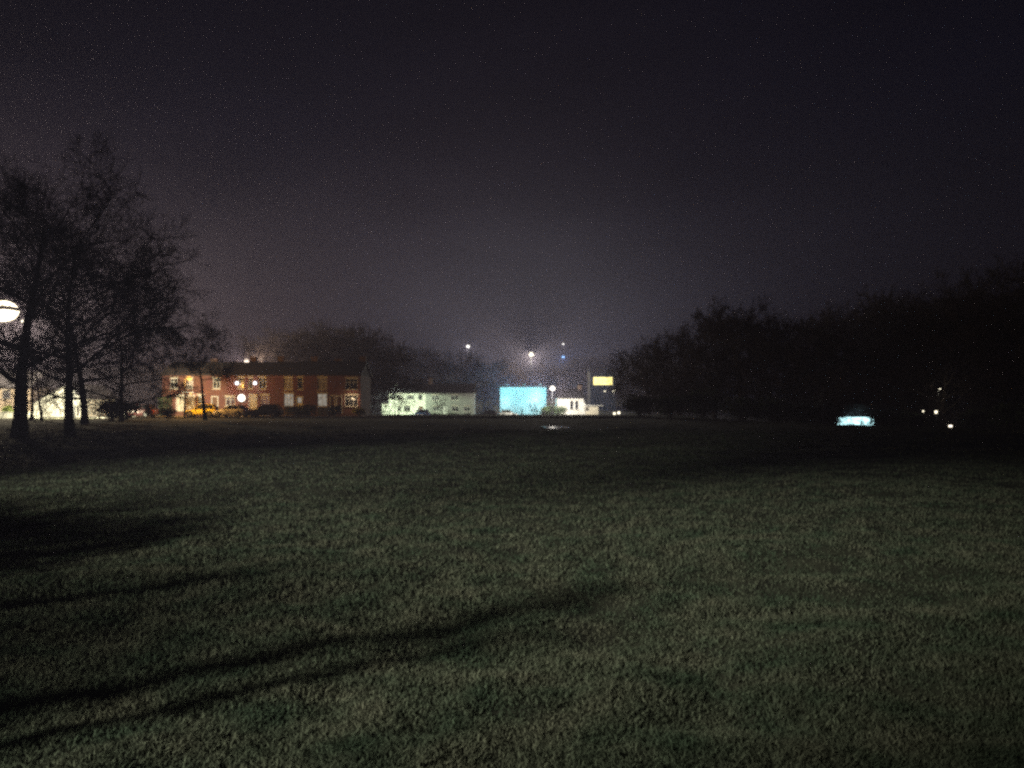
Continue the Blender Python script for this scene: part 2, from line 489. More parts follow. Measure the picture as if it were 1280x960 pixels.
# dark belt on the right
belt = [(812, 118, 8.0), (850, 112, 9.3), (893, 104, 10.6), (930, 96, 10.4), (968, 100, 11.6), (1008, 92, 10.2), (1040, 118, 13.5), (1078, 122, 15.5),
        (1112, 120, 17.0), (1150, 126, 18.6), (1190, 112, 16.6), (1228, 100, 14.3), (1262, 92, 12.8), (1300, 86, 11.8), (1340, 84, 11.5), (1175, 90, 11.2)]
LB = 'tall bare tree in the unlit dark belt at the field edge'
protoA = make_tree('dark_tree', LB, (wx(belt[0][0], belt[0][1]), belt[0][1], gh(wx(belt[0][0], belt[0][1]), belt[0][1])), BELT,
                   seed=71, H=10, Rr=4.4, hb=0.9, nl=16, lv=(8, 8, 6), tr=.018, r0=0.25, droop=0.01)
protoB = make_tree('dark_tree', LB, (wx(belt[1][0], belt[1][1]), belt[1][1], gh(wx(belt[1][0], belt[1][1]), belt[1][1])), BELT,
                   seed=83, H=10, Rr=4.8, hb=0.8, nl=16, lv=(8, 8, 6), tr=.018, r0=0.28, droop=0.02)
rng = random.Random(9)
for i, (px, D, h) in enumerate(belt):
    src = (protoA, protoB)[i % 2]; s = h / 10.0 * 1.14
    if i < 2: src.scale = (s * 1.05, s * 1.05, s); continue
    x = wx(px, D)
    dup(src, (x, D, gh(x, D)), rng.uniform(0, 6.28), (s * 1.05, s * 1.05, s * rng.uniform(.86, 1.1)))
# trees behind the houses
back = [(345, 122, 9.2), (372, 128, 10.8), (402, 124, 10.6), (432, 135, 12.4), (463, 132, 12.2), (494, 196, 12.8), (532, 200, 13.4), (568, 197, 12.0), (604, 196, 10.8),
        (640, 228, 8.2), (688, 236, 7.0), (722, 226, 9), (762, 232, 9.5), (792, 215, 8.6), (815, 176, 12), (845, 170, 11.5)]
for i, (px, D, h) in enumerate(back):
    x = wx(px, D); s = h / 10.0 * 1.12
    if px < 470: lb, g = 'bare tree rising behind the brick terrace roof', 'trees behind the brick terrace'
    elif px < 620: lb, g = 'dark tree behind the pale green lit house', 'trees behind the pale green lit house'
    else: lb, g = 'dim tree on the rise near the yellow lit window', 'trees round the yellow lit window'
    dup((protoA, protoB)[i % 2], (x, D, gh(x, D) - 0.1), rng.uniform(0, 6.28), (s * 1.1, s * 1.1, s), lb, g)

# shrubs
SH = 'dark shrub in the unlit thicket below the tall trees'
shr = make_shrub('dark_shrub', SH, (0, 0, 0), 5.5, 3.5, 2.6, 5, M['leaf'], 2600, (0.07, 0.16), 'shrubs under the unlit trees')
spots = [(800, 96, 1), (838, 90, 1.1), (880, 92, 1.2), (925, 84, 1.15), (965, 88, 1.2), (1000, 82, 1.1), (1026, 88, 1.0), (1118, 86, 1.15), (1150, 82, 1.0),
         (1225, 80, 1.2), (1262, 76, 1.1), (1300, 74, 1.2)]
for i, (px, D, s) in enumerate(spots):
    x = wx(px, D)
    if i == 0: shr.location = (x, D, gh(x, D)); continue
    dup(shr, (x, D, gh(x, D)), rng.uniform(0, 6.28), (s, s, s * rng.uniform(.85, 1.15)))
for px, D, s, lb in [(1036, 98, .76, 'dark shrub masking the left foot of the wide cyan window'),
                     (1062, 99, .40, 'low dark shrub under the middle of the wide cyan window'), (1100, 98, .76, 'dark shrub masking the right foot of the wide cyan window')]:
    x = wx(px, D); dup(shr, (x, D, gh(x, D)), rng.uniform(0, 6.28), (s * .8, s, s), lb, None)
for px, D, s, lb in [(140, 70, .8, 'dark bush at the foot of the low spreading tree'), (158, 76, .7, 'rounded bush beside the maroon car'),
                     (210, 84, .42, 'small bush at the road edge left of the orange lamp'),
                     (683, 161, .85, 'dark bush in front of the blue lit shed corner'), (698, 160.5, .9, 'dark bush in front of the white house wall')]:
    x = wx(px, D); dup(shr, (x, D, gh(x, D)), rng.uniform(0, 6.28), (s, s, s), lb, 'dark bushes by the houses')
make_shrub('golden_shrub', 'bright golden shrub at the end of the brick terrace', (wx(449.5, 92.2), 92.2, 0.11), 2.0, 1.0, 1.05, 7, M['yleaf'], 1300, (.05, .1))
make_shrub('lime_shrub', 'lime green shrub above the low white wall', (wx(9, 88), 88, 0), 1.5, 1.0, 1.5, 8, M['gleaf'], 1300, (.05, .1))
make_shrub('garden_hedge', 'dark clipped hedge before the middle terrace houses', (wx(376, 94.6), 94.6, 0.1), 3.7, .7, 1.2, 12, M['leaf'], 3000, (.05, .09), cat='hedge', boxy=True)
make_shrub('garden_hedge', 'short dark hedge beside the wheelie bins', (wx(418, 94.6), 94.6, 0.1), 1.6, .7, 1.1, 13, M['leaf'], 1500, (.05, .09), cat='hedge', boxy=True)
make_shrub('garden_hedge', 'ragged hedge left of the orange lit doorway', (wx(207, 93.9), 93.9, 0.1), 1.6, .8, 2.3, 14, M['leaf'], 1800, (.05, .1), cat='hedge', boxy=True)
make_shrub('garden_hedge', 'low hedge in front of the pale green lit house', (wx(560, 161), 161, -1.25), 9, .8, .7, 15, M['leaf'], 2500, (.07, .14), cat='hedge', boxy=True)
make_tree('sapling', 'bare sapling standing before the blue lit shed', (wx(667, 152), 152, -1.25), cat='tree', seed=91, H=3.0, Rr=.9, hb=1.0, nl=6, lv=(4, 4, 3), r0=.07)
make_tree('sapling', 'thin bare sapling in front of the green lit house wall', (wx(554, 158), 158, -1.25), cat='tree', seed=92, H=4.2, Rr=1.3, hb=1.2, nl=7, lv=(5, 4, 3), r0=.08)
make_tree('sapling', 'thin bare tree before the left corner of the green lit house', (wx(497.5, 157), 157, -1.25), cat='tree', seed=93, H=5.0, Rr=1.7, hb=1.4, nl=8, lv=(5, 4, 4), r0=.09)

# ------------------------------------------------------------------ buildings
WARM = emis('warm_window', (1.0, 0.62, 0.28), 0.9, 0.6, 2.5)
PINK = emis('dim_curtained_window', (1.0, 0.50, 0.36), 0.22, 0.6, 3)
GREENW = emis('cool_window', (0.85, 1.0, 0.75), 0.16, 0.7, 3)
PALEW = emis('pale_lit_curtain', (1.0, 0.90, 0.74), 0.42, 0.6, 4)
YEL = emis('yellow_window_light', (1.0, 0.80, 0.26), 3.2, 0.25, 1.2)
CYAN = emis('cyan_window_light', (0.55, 0.95, 1.0), 3.2, 0.25, 0.9)


class House:
    """front face at y=0 of a root placed at (cx, D, z0); openings are given in photo pixels"""
    def __init__(s, name, label, px0, px1, D, z0, group=None, cat='house'):
        s.D = D; s.z0 = z0; s.cx = wx((px0 + px1) / 2, D)
        s.root = thing(name, label, cat, (s.cx, D, z0), 0, group)
        s.x0, s.x1 = s.X(px0), s.X(px1)
        s.op = []

    def X(s, px): return wx(px, s.D) - s.cx
    def Z(s, py): return wz(py, s.D) - s.z0

    def window(s, a, b, c, d, pane='glass', sill=True, mull=1, bar=True, fw=0.07):
        x0, x1, z0, z1 = s.X(a), s.X(c), s.Z(d), s.Z(b)
        s.op.append((x0, x1, z0, z1))
        f = MB()
        f.box(x0, x0 + fw, .05, .12, z0, z1).box(x1 - fw, x1, .05, .12, z0, z1)
        f.box(x0 + fw, x1 - fw, .05, .12, z1 - fw, z1).box(x0 + fw, x1 - fw, .05, .12, z0, z0 + fw)
        for k in range(mull):
            xm = x0 + (x1 - x0) * (k + 1) / (mull + 1); f.box(xm - fw * .4, xm + fw * .4, .055, .115, z0 + fw, z1 - fw)
        if bar: f.box(x0 + fw, x1 - fw, .058, .112, z0 + (z1 - z0) * .68 - .025, z0 + (z1 - z0) * .68 + .025)
        w = f.build('window', M['upvc'], s.root)
        mm = {'glass': M['glass'], 'net': M['net'], 'warm': WARM, 'pink': PINK, 'green': GREENW, 'pale': PALEW, 'yellow': YEL, 'cyan': CYAN}[pane]
        MB().quad((x0 + fw * .5, .09, z0 + fw * .5), (x1 - fw * .5, .09, z0 + fw * .5), (x1 - fw * .5, .09, z1 - fw * .5), (x0 + fw * .5, .09, z1 - fw * .5)).build('pane', mm, w)
        if sill:
            MB().box(x0 - .08, x1 + .08, -.10, .05, z0 - .09, z0 - .003).build('sill', M['stone'], w)
            MB().box(x0 - .10, x1 + .10, -.03, .04, z1 + .003, z1 + .2).build('lintel', M['stone'], w)
        return w

    def door(s, a, b, c, d, m, name='door', panels=4, light_pane=None):
        x0, x1, z0, z1 = s.X(a), s.X(c), max(s.Z(d), 0.05), s.Z(b)
        s.op.append((x0, x1, z0, z1))
        f = MB().box(x0, x1, .09, .14, z0, z1)
        if name == 'garage_door':
            for k in range(6): f.box(x0 + .05, x1 - .05, .075, .088, z0 + .06 + (z1 - z0 - .1) * k / 6, z0 + (z1 - z0 - .1) * (k + .8) / 6)
        else:
            for k in range(panels):
                i, j = k % 2, k // 2
                xa = x0 + .1 + i * (x1 - x0) * .46; zb = z0 + .15 + j * (z1 - z0) * .46
                f.box(xa, xa + (x1 - x0) * .32, .075, .088, zb, zb + (z1 - z0) * .36)
        dd = f.build(name, m, s.root)
        MB().ball((x1 - .12, .05, z0 + .95), .035, 8, 6).build('handle', M['galv'], dd)
        fr = MB().box(x0 - .08, x0 - .003, -.02, .09, z0, z1 + .08).box(x1 + .003, x1 + .08, -.02, .09, z0, z1 + .08).box(x0, x1, -.02, .09, z1 + .003, z1 + .08)
        fr.build('door_frame', M['upvc'], dd)
        if light_pane:
            MB().box(x0 + .12, x1 - .12, .060, .072, z1 - .75, z1 - .12).build('door_pane', light_pane, dd)
        return dd

    def walls(s, m, ztop, depth, gable_front=None):
        x0, x1 = s.x0, s.x1; b = MB()
        X_ = sorted({x0, x1, *[v for o in s.op for v in o[:2] if x0 < v < x1]})
        Z_ = sorted({-0.4, ztop, *[v for o in s.op for v in o[2:] if -0.4 < v < ztop]})
        for i in range(len(X_) - 1):
            for j in range(len(Z_) - 1):
                mx, mz = (X_[i] + X_[i + 1]) / 2, (Z_[j] + Z_[j + 1]) / 2
                if any(o[0] < mx < o[1] and o[2] < mz < o[3] for o in s.op): continue
                b.quad((X_[i], 0, Z_[j]), (X_[i + 1], 0, Z_[j]), (X_[i + 1], 0, Z_[j + 1]), (X_[i], 0, Z_[j + 1]))
        for a, c, d, e in s.op:
            t = .16
            b.quad((a, 0, d), (a, t, d), (a, t, e), (a, 0, e)); b.quad((c, t, d), (c, 0, d), (c, 0, e), (c, t, e))
            b.quad((a, 0, e), (a, t, e), (c, t, e), (c, 0, e)); b.quad((a, t, d), (a, 0, d), (c, 0, d), (c, t, d))
            b.quad((a, t, d), (c, t, d), (c, t, e), (a, t, e))
        if gable_front: b.poly([(x0, 0, ztop)] + [(p[0], 0, p[1]) for p in gable_front] + [(x1, 0, ztop)][::1])
        b.quad((x1, 0, -.4), (x1, depth, -.4), (x1, depth, ztop), (x1, 0, ztop))
        b.quad((x1, depth, -.4), (x0, depth, -.4), (x0, depth, ztop), (x1, depth, ztop))
        b.quad((x0, depth, -.4), (x0, 0, -.4), (x0, 0, ztop), (x0, depth, ztop))
        return b.build('wall', m, s.root)

    def pitched(s, ztop, ridge, depth, m=None, over=.25, ends=(True, True)):
        x0, x1 = s.x0, s.x1; e0 = .2 if ends[0] else -.006; e1 = .2 if ends[1] else -.006
        a, c = x0 - e0, x1 + e1; t = .12; b = MB(); y0, y1, ym = -over, depth + over, depth / 2
        zt = ztop + .01
        prof = [(y0, zt), (ym, ridge), (y1, zt), (y1, zt + t), (ym, ridge + t), (y0, zt + t)]
        n = len(b.v)
        for x in (a, c):
            for y, z in prof: b.v.append((x, y, z))
        for i in range(6):
            j = (i + 1) % 6; b.f.append((n + i, n + j, n + 6 + j, n + 6 + i))
        b.f.append((n + 5, n + 4, n + 1, n)); b.f.append((n + 4, n + 3, n + 2, n + 1))
        b.f.append((n + 6, n + 7, n + 10, n + 11)); b.f.append((n + 7, n + 8, n + 9, n + 10))
        r = b.build('roof', m or M['slate'], s.root)
        g = MB()
        if ends[0]: g.poly([(x0 + .004, 0, ztop), (x0 + .004, depth, ztop), (x0 + .004, ym, ridge)])
        if ends[1]: g.poly([(x1 - .004, 0, ztop), (x1 - .004, ym, ridge), (x1 - .004, depth, ztop)])
        if g.v: g.build('gable_wall', M['darkwall'], s.root)  # dark colour in place of brick makes the gable ends look unlit
        MB().tube([(x0, y0 - .05, zt + .03), (x1, y0 - .05, zt + .03)], .055, 6).build('gutter', M['blackm'], s.root)
        return r


def chimney(roof, x, y, z0, z1):
    c = MB().box(x - .4, x + .4, y - .3, y + .3, z0, z1).box(x - .46, x + .46, y - .36, y + .36, z1 + .003, z1 + .12).build('chimney', M['brick2'], roof)


TER = 'brick terrace houses behind the lit road'
DT = 98.0
def terrace(label, p0, p1, wins, doors, ends=(False, False), m='brick', chim=True):
    h = House('terrace_house', label, p0, p1, DT, 0.1, TER)
    for w in wins: h.window(*w[:4], pane=w[4], mull=w[5] if len(w) > 5 else 1)
    for d in doors: h.door(*d[:4], d[4], name=d[5] if len(d) > 5 else 'door', light_pane=d[6] if len(d) > 6 else None)
    zt = h.Z(469.5); h.walls(M[m], zt, 7.0)
    r = h.pitched(zt, zt + 1.75, 7.0, ends=ends)
    if chim: chimney(r, h.x1 - .5, 4.3, zt + 1.1, zt + (2.2 if p0 in (203, 388) else 2.5))
    return h


hA = terrace('leftmost brick terrace house, lit orange, with a pale garage door', 203, 257.5,
             [(233, 473, 241, 486, 'net'), (213, 473, 222, 486, 'glass'), (247, 494, 255, 505, 'glass')],
             [(221, 494, 230.5, 514, M['gdoor'], 'garage_door'), (234, 494, 243, 517, M['render'], 'door', WARM)], ends=(True, False))
hB = terrace('brick terrace house behind the silver car', 257.5, 308,
             [(266, 473, 275, 486, 'glass'), (297, 472, 305, 486, 'glass', 0), (282, 496, 293.5, 507, 'pink')],
             [(265, 496, 272, 517, M['wood'])])
hC = terrace('brick terrace house with the glowing yellow doorway', 308, 344,
             [(310, 472, 316, 486, 'glass', 0), (323.5, 472, 332.5, 486, 'glass'), (326, 494, 336, 507, 'pink')],
             [(312, 493, 320.5, 515, M['cream'], 'door', WARM)])
hD = terrace('brick terrace house above the clipped hedge', 344, 388,
             [(355, 472, 365.5, 487, 'net'), (372, 472, 378.5, 487, 'glass', 0), (355, 492, 367, 508, 'pale', 2)],
             [(371, 496, 378, 517, M['cream'], 'door', PALEW)])
hE = terrace('brick terrace house with white curtained window above the bins', 388, 419,
             [(397, 472, 408.5, 487, 'net'), (397, 492, 409, 508, 'pale')], [(413, 495, 418, 517, M['wood'])])
hF = terrace('end brick terrace house beside the golden shrub', 419, 450.5,
             [(432, 473, 447, 487, 'glass', 2), (431, 494, 447, 508, 'glass', 2)], [(421, 495, 427, 517, M['wood'])], ends=(False, True))
# porch canopy of the orange house
MB().box(hA.X(231), hA.X(245), -.8, -.003, hA.Z(491), hA.Z(490)).build('porch_canopy', M['upvc'], hA.root)

# green lit house
hg = House('rendered_house', 'white rendered house lit greenish by a street lamp', 486, 532, 165, -1.25)
hg.window(487.5, 493, 493.5, 499, 'glass', mull=0); hg.window(496.5, 493, 501.5, 500, 'glass', mull=0); hg.window(523, 493, 528, 500, 'glass', mull=0)
hg.window(496.5, 508, 501.5, 514, 'glass', mull=0); hg.window(508, 494, 518, 499.5, 'green', mull=2); hg.window(505, 507, 513, 514, 'glass', mull=1)
hg.door(523.5, 508, 528.5, 521, M['wood'])
zt = hg.Z(491.5); hg.walls(M['render'], zt, 8); hg.pitched(zt, zt + 2.0, 8, ends=(True, False))
hg2 = House('rendered_house', 'less lit half of the green lit house, dimmed by grey render', 532, 592, 165, -1.25)
hg2.window(540, 494, 549, 500.5, 'green', mull=2, bar=False); hg2.window(541, 508, 549, 514, 'green', mull=1, bar=False)
hg2.window(565, 507.5, 573, 514.5, 'glass', mull=1); hg2.window(564, 494, 573, 500, 'glass', mull=1); hg2.window(580, 508, 588, 514, 'glass')
hg2.door(553.5, 509, 559, 521, M['upvc'])
hg2.walls(M['dimr'], zt, 8); rr_ = hg2.pitched(zt, zt + 2.0, 8, ends=(False, True)); chimney(rr_, hg2.x0 + .6, 4, zt + 1.5, zt + 3.2)
an = House('outbuilding', 'low white annexe at the left end of the green lit house', 477.5, 486, 164.6, -1.25, cat='outbuilding')
an.window(481.5, 506.5, 484, 509.5, 'glass', mull=0, bar=False, fw=.05)
an.walls(M['render'], an.Z(504.5), 4)
MB().box(an.x0 - .2, an.x1 - .01, -.25, 4.2, an.Z(504.5) + .004, an.Z(504.5) + .16).build('roof', M['slate'], an.root)

# blue lit shed
sh = House('metal_shed', 'large metal shed with its pale wall floodlit cyan', 625, 683, 172, -1.25, cat='shed')
sh.walls(M['clad'], sh.Z(484), 12)
tr = MB()
for k in range(41):
    x = sh.x0 + .12 + (sh.x1 - sh.x0 - .24) * k / 40; tr.box(x - .035, x + .035, -.035, -.003, .2, sh.Z(485.2))
tr.build('cladding_rib', M['clad'], sh.root)
MB().box(sh.x0 - .25, sh.x1 + .25, -.3, 12.3, sh.Z(484) + .004, sh.Z(484) + .22).build('roof', M['slate'], sh.root)
MB().box(sh.X(650), sh.X(662), -.06, -.04, 0.05, 3.6).build('roller_door', M['clad'], sh.root)
for px in (634, 655, 675):
    x = sh.X(px); z = sh.Z(484) + .35
    fl = MB().tube([(x, .3, z - .13), (x, .3, z + .25), (x, -2.8, z + .35)], .04, 6).build('floodlight_arm', M['blackm'], sh.root)
    MB().box(x - .28, x + .28, -3.05, -2.8, z + .18, z + .34).build('floodlight_head', M['blackm'], fl)
    MB().box(x - .24, x + .24, -2.97, -2.86, z + .15, z + .177).build('lamp_lens', emis('cyan_lens', (.4, .9, 1), 4), fl)
    light('shed_floodlight', 62.0, (.21, .88, 1.0), (x, -2.9, z + .08), sh.root, .15, spot=R(160), blend=.4, rot=(R(42), 0, 0))

# white house and extension
wh = House('white_house', 'overexposed white house right of the blue shed with two tall windows', 697, 730, 165, -1.25)
wh.window(712.5, 501, 717, 512, 'glass', mull=0, bar=False); wh.window(718.7, 501, 723, 512, 'glass', mull=0, bar=False)
ztw = wh.Z(498); wh.walls(M['render'], ztw, 8); wr = wh.pitched(ztw, ztw + 2.1, 8, m=M['slate']); chimney(wr, wh.X(726), 3.6, ztw + 1.6, ztw + 2.7)
ga = MB(); gx0, gx1, gz = wh.X(723.6), wh.X(731), wh.Z(498)
ga.poly([(gx0, -.9, 0), (gx1, -.9, 0), (gx1, -.9, wh.Z(504)), ((gx0 + gx1) / 2, -.9, wh.Z(499)), (gx0, -.9, wh.Z(504))])
ga.quad((gx0, 0, 0), (gx0, -.9, 0), (gx0, -.9, wh.Z(504)), (gx0, 0, wh.Z(504))); ga.quad((gx1, -.9, 0), (gx1, 0, 0), (gx1, 0, wh.Z(504)), (gx1, -.9, wh.Z(504)))
ga.quad((gx0, -.9, wh.Z(504)), ((gx0 + gx1) / 2, -.9, wh.Z(499)), ((gx0 + gx1) / 2, 0, wh.Z(499)), (gx0, 0, wh.Z(504)))
ga.quad(((gx0 + gx1) / 2, -.9, wh.Z(499)), (gx1, -.9, wh.Z(504)), (gx1, 0, wh.Z(504)), ((gx0 + gx1) / 2, 0, wh.Z(499)))
ga.build('porch', M['render'], wh.root)
ex = House('flat_roofed_extension', 'cream single storey extension with a flat overhanging roof', 731.2, 748, 164.2, -1.25, cat='building')
ex.window(732.6, 509.8, 736, 513.2, 'glass', mull=0, bar=False, fw=.05)
ex.walls(M['cream'], ex.Z(507.5), 6)
MB().box(ex.x0 - .05, ex.x1 + 1.0, -.35, 6.2, ex.Z(507.5) + .004, ex.Z(507.5) + .16).build('roof', M['render'], ex.root)

# house on the rise with a yellow window
yh_z = gh(wx(753, 205), 205)
yh = House('hillside_house', 'dark house on the rise with one wide yellow lit window', 738, 769.5, 205, yh_z - .3)
yh.window(741.5, 471, 766, 481.5, 'yellow', mull=3, bar=False, sill=False, fw=.1)
yh.walls(M['darkwall'], yh.Z(466.5), 8); yh.pitched(yh.Z(466.5), yh.Z(466.5) + 1.6, 8)

# clubhouse with the wide cyan window on the right
cz = gh(wx(1070, 106), 106) - .1
cb = House('clubhouse', 'low dark clubhouse with a wide glowing cyan window', 1028, 1122, 106, cz, cat='building')
cb.window(1042.5, 521, 1093.5, 536.5, 'cyan', mull=5, bar=False, sill=False, fw=.04)
cb.walls(M['darkwall'], cb.Z(505.5), 7)
MB().box(cb.x0 - .6, cb.x1 + .8, -1.9, 7.3, cb.Z(505.5) + .004, cb.Z(491)).build('roof', M['darkwall'], cb.root)
MB().box(cb.X(1042), cb.X(1060), -1.96, -1.905, cb.Z(491.4), cb.Z(490.2)).build('roof_trim', M['galv'], cb.root)
MB().box(cb.X(1088), cb.X(1112), -1.96, -1.905, cb.Z(490.4), cb.Z(489.2)).build('roof_trim', M['galv'], cb.root)
for px in (1040, 1110): MB().box(cb.X(px) - .06, cb.X(px) + .06, -1.75, -1.63, -.3, cb.Z(505.5)).build('canopy_post', M['blackm'], cb.root)
light('window_spill', 2.2, (.5, .85, 1.0), (cb.X(1070), -.9, cb.Z(519)), cb.root, .3)

# left: white gable, tan house, low wall
gb = House('white_bungalow', 'white gable end wall glaring under the street lamp', 41, 101, 92, 0.0, cat='bungalow')
z1 = gb.Z(505); zr = gb.Z(497)
gw = MB(); pk = (gb.X(84), gb.Z(481))
gw.poly([(gb.x0, 0, -.3), (gb.x1, 0, -.3), (gb.x1, 0, zr), (pk[0], 0, pk[1]), (gb.x0, 0, z1)])
gw.quad((gb.x1, 0, -.3), (gb.x1, 8, -.3), (gb.x1, 8, zr), (gb.x1, 0, zr)); gw.quad((gb.x0, 8, -.3), (gb.x0, 0, -.3), (gb.x0, 0, z1), (gb.x0, 8, z1))
gw.build('wall', M['render'], gb.root)
rf = MB(); t = .14
for (a, za), (c, zc) in (((gb.x0 - .25, z1 - .12), pk), (pk, (gb.x1 + .25, zr - .2))):
    q = [(a, -.2, za), (c, -.2, zc), (c, 8.2, zc), (a, 8.2, za)]
    rf.quad(*[(p[0], p[1], p[2] + .004) for p in q]); rf.quad(*[(p[0], p[1], p[2] + t) for p in q])
    rf.quad(q[0], q[1], (c, -.2, zc + t), (a, -.2, za + t))
rf.build('roof', M['slate'], gb.root)
MB().box(gb.X(96), gb.X(99), -.03, -.004, .1, 1.2).build('meter_box', M['darkwall'], gb.root)
th = House('tan_house', 'tan rendered house behind the thick tree trunk', -45, 38, 116, 0.0)
th.window(3, 488, 13, 498, 'glass'); th.window(26, 503, 34, 514, 'pale')
th.walls(M['tan'], th.Z(484), 8); th.pitched(th.Z(484), th.Z(484) + 2.4, 8, m=M['slate'])
lw = MB().box(wx(-60, 84), wx(53, 84), 0, .22, -.3, .62).box(wx(-60, 84), wx(53, 84), -.04, .26, .624, .70)
tag(lw.build('garden_wall', M['render'], None, (0, 83.6, 0.0)), 'low white garden wall beside the left hand road', 'wall')
bw = MB().box(wx(259, 95.5), wx(388, 95.5), 0, .22, 0, .75).box(wx(259, 95.5), wx(388, 95.5), -.03, .25, .753, .82)
tag(bw.build('garden_wall', M['brick2'], None, (0, 95.4, 0.08)), 'low brick garden wall in front of the terrace', 'wall')


# ------------------------------------------------------------------ street lamps
BULB = {}
def bulb(col, st):
    st = st if st <= 3 else min(3 + (st - 3) * .12, 6.0)
    k = (col, st)
    if k not in BULB: BULB[k] = emis('lamp_glow', col, st)
    return BULB[k]


def street_lamp(label, px, py, D, I, col, z0=None, arm=(0.0, -0.9), size=.32, glow=25.0, pole=.075, radius=.12, twin=False, spot=None, name='street_lamp', aim=None, group=None):
    x, z = wx(px, D), wz(py, D)
    ax, ay = arm
    bx, by = x - ax, D - ay
    z0 = gh(bx, by) if z0 is None else z0
    t = thing(name, label, 'street lamp', (bx, by, z0), 0, group)
    H = z - z0
    MB().tube([(0, 0, -.3), (0, 0, 1.2), (0, 0, 1.25), (0, 0, H - .1), (0, 0, H + .12)], [pole * 1.5, pole * 1.5, pole, pole * .7, pole * .55], 8).build('pole', M['blackm'], t)
    heads = [(ax, ay)] + ([(-ax, -ay)] if twin else [])
    for hx, hy in heads:
        if abs(hx) + abs(hy) > .05:
            MB().tube([(0, 0, H + .05), (hx * .5, hy * .5, H + .22), (hx, hy, H + .2)], .035, 6).build('arm', M['galv'], t)
        hd = MB().ball((hx, hy, H + .06), size, 12, 8, (1, 1, .5), zmin=0.0).build('lantern', M['blackm'], t)
        MB().ball((hx, hy, H + .03), size * .92, 12, 8, (1, 1, .75)).build('lamp_bowl', bulb(col, glow), hd)
        light('lamp_light', I / len(heads), col, (hx, hy, H - size * .75 - radius), t, radius, spot=spot, blend=.1, rot=aim)
    return t


WW, SOD, COOL = (1.0, 0.90, 0.66), (1.0, 0.50, 0.10), (0.72, 0.86, 1.0)
street_lamp('tall glaring street lamp at the far left behind the trees', 3, 389, 106, 3600, (1, .85, .58), z0=0, arm=(1.3, -.4), size=2.1, glow=40, pole=.11, radius=.2, twin=True)  # twin bowls built oversize, their shape stands in for the glare
street_lamp('added lamp behind the second thick trunk, brightening the white gable', 90, 489, 82, 1900, (1, .91, .60), z0=0, arm=(0, -.5), size=.2, glow=20, spot=R(140), aim=(R(66), 0, R(32)))  # no visible source here, lamp added to make the gable wall glare
street_lamp('small distant lamp glimpsed through the thick tree branches', 29, 402, 112, 60, WW, z0=0, size=.3)
street_lamp('orange sodium street lamp in front of the leftmost terrace house', 236, 473.5, 89.0, 195, SOD, z0=.02, arm=(.46, 0), size=.36, glow=14, pole=.07)
street_lamp('lamp glowing just over the terrace roof ridge', 308, 451.5, 118, 520, (1, .80, .62), z0=0, size=.4, glow=6)
street_lamp('tiny lamp beside the glow over the terrace roof', 327, 449, 130, 8, WW, z0=-.4, size=.22, glow=4)
street_lamp('street lamp shining on the green lit house', 494.5, 482.5, 157, 720, (.80, 1.0, .66), z0=-1.25, arm=(0, .9), size=.25, glow=2.5, spot=R(172))
street_lamp('small white lamp high on the hill left of the shed', 585, 433, 255, 260, (1, .95, .86), size=.6, glow=20)
street_lamp('hazy cream lamp on the hill above the cyan shed', 664, 443, 212, 1900, (1, .9, .68), size=.7, glow=20)
street_lamp('small blue lamp on the hill right of the cream one', 704, 446, 250, 200, (.25, .5, 1.0), size=.55, glow=3)
street_lamp('pin prick white lamp topmost on the hill', 704, 430, 285, 60, (1, .95, .9), size=.4, glow=8)
street_lamp('white street lamp between the cyan shed and white house', 690.6, 485.5, 157, 900, (1, .93, .80), z0=-1.25, size=.6, glow=25)
street_lamp('faint lamp under the yellow window, left one', 756, 489, 190, 3, WW, size=.25, glow=3)
street_lamp('bright small lamp under the right end of the yellow window', 767.7, 489, 190, 30, WW, size=.42, glow=20)
street_lamp('lone pole lamp above the right hand trees', 1174.5, 486.5, 88, 3, WW, arm=(0, -.3), size=.14, glow=8)


def bollard(label, px, py, D, I, col, size, glow):
    x, z = wx(px, D), wz(py, D); z0 = gh(x, D)
    t = thing('bollard_light', label, 'bollard light', (x, D, z0), 0)
    H = max(z - z0, .35)
    MB().tube([(0, 0, -.2), (0, 0, H - size * 1.1)], size * .75, 10).build('post', M['blackm'], t)
    hd = MB().tube([(0, 0, H - size), (0, 0, H + size)], size, 12).build('lamp_glass', bulb(col, glow), t)
    MB().tube([(0, 0, H + size + .003), (0, 0, H + size + .05), (0, 0, H + size + .09)], [size * 1.15, size * 1.1, size * .4], 12).build('cap', M['blackm'], t)
    light('bollard_glow', I, col, (0, -size - .25, H), t, .08)


bollard('faint low light left of the paired lights', 1154, 514, 84, .3, WW, .07, 3)
bollard('small white low light right of the clubhouse', 1170, 515, 84, 1.0, WW, .12, 8)
bollard('large warm low light lowest at the far right', 1188, 533.5, 70, 2.0, (1, .88, .7), .14, 7)
bollard('low light beyond the extension, left of a pair', 768, 517, 150, .6, WW, .22, 3)
bollard('low light beyond the extension, right of a pair', 773.5, 516, 150, .8, WW, .22, 6)

def wall_lamp(label, px, py, D, I, col, size, glow):
    t = thing('wall_lamp', label, 'wall lamp', (wx(px, D), D, wz(py, D)))
    MB().box(-.09, .09, -.06, -.006, -.12, .12).build('bracket', M['blackm'], t)
    MB().ball((0, -.06 - size, 0), size, 12, 8).build('globe', bulb(col, glow), t)
    light('wall_lamp_light', I, col, (0, -.3 - size * 2, -.1), t, .08)


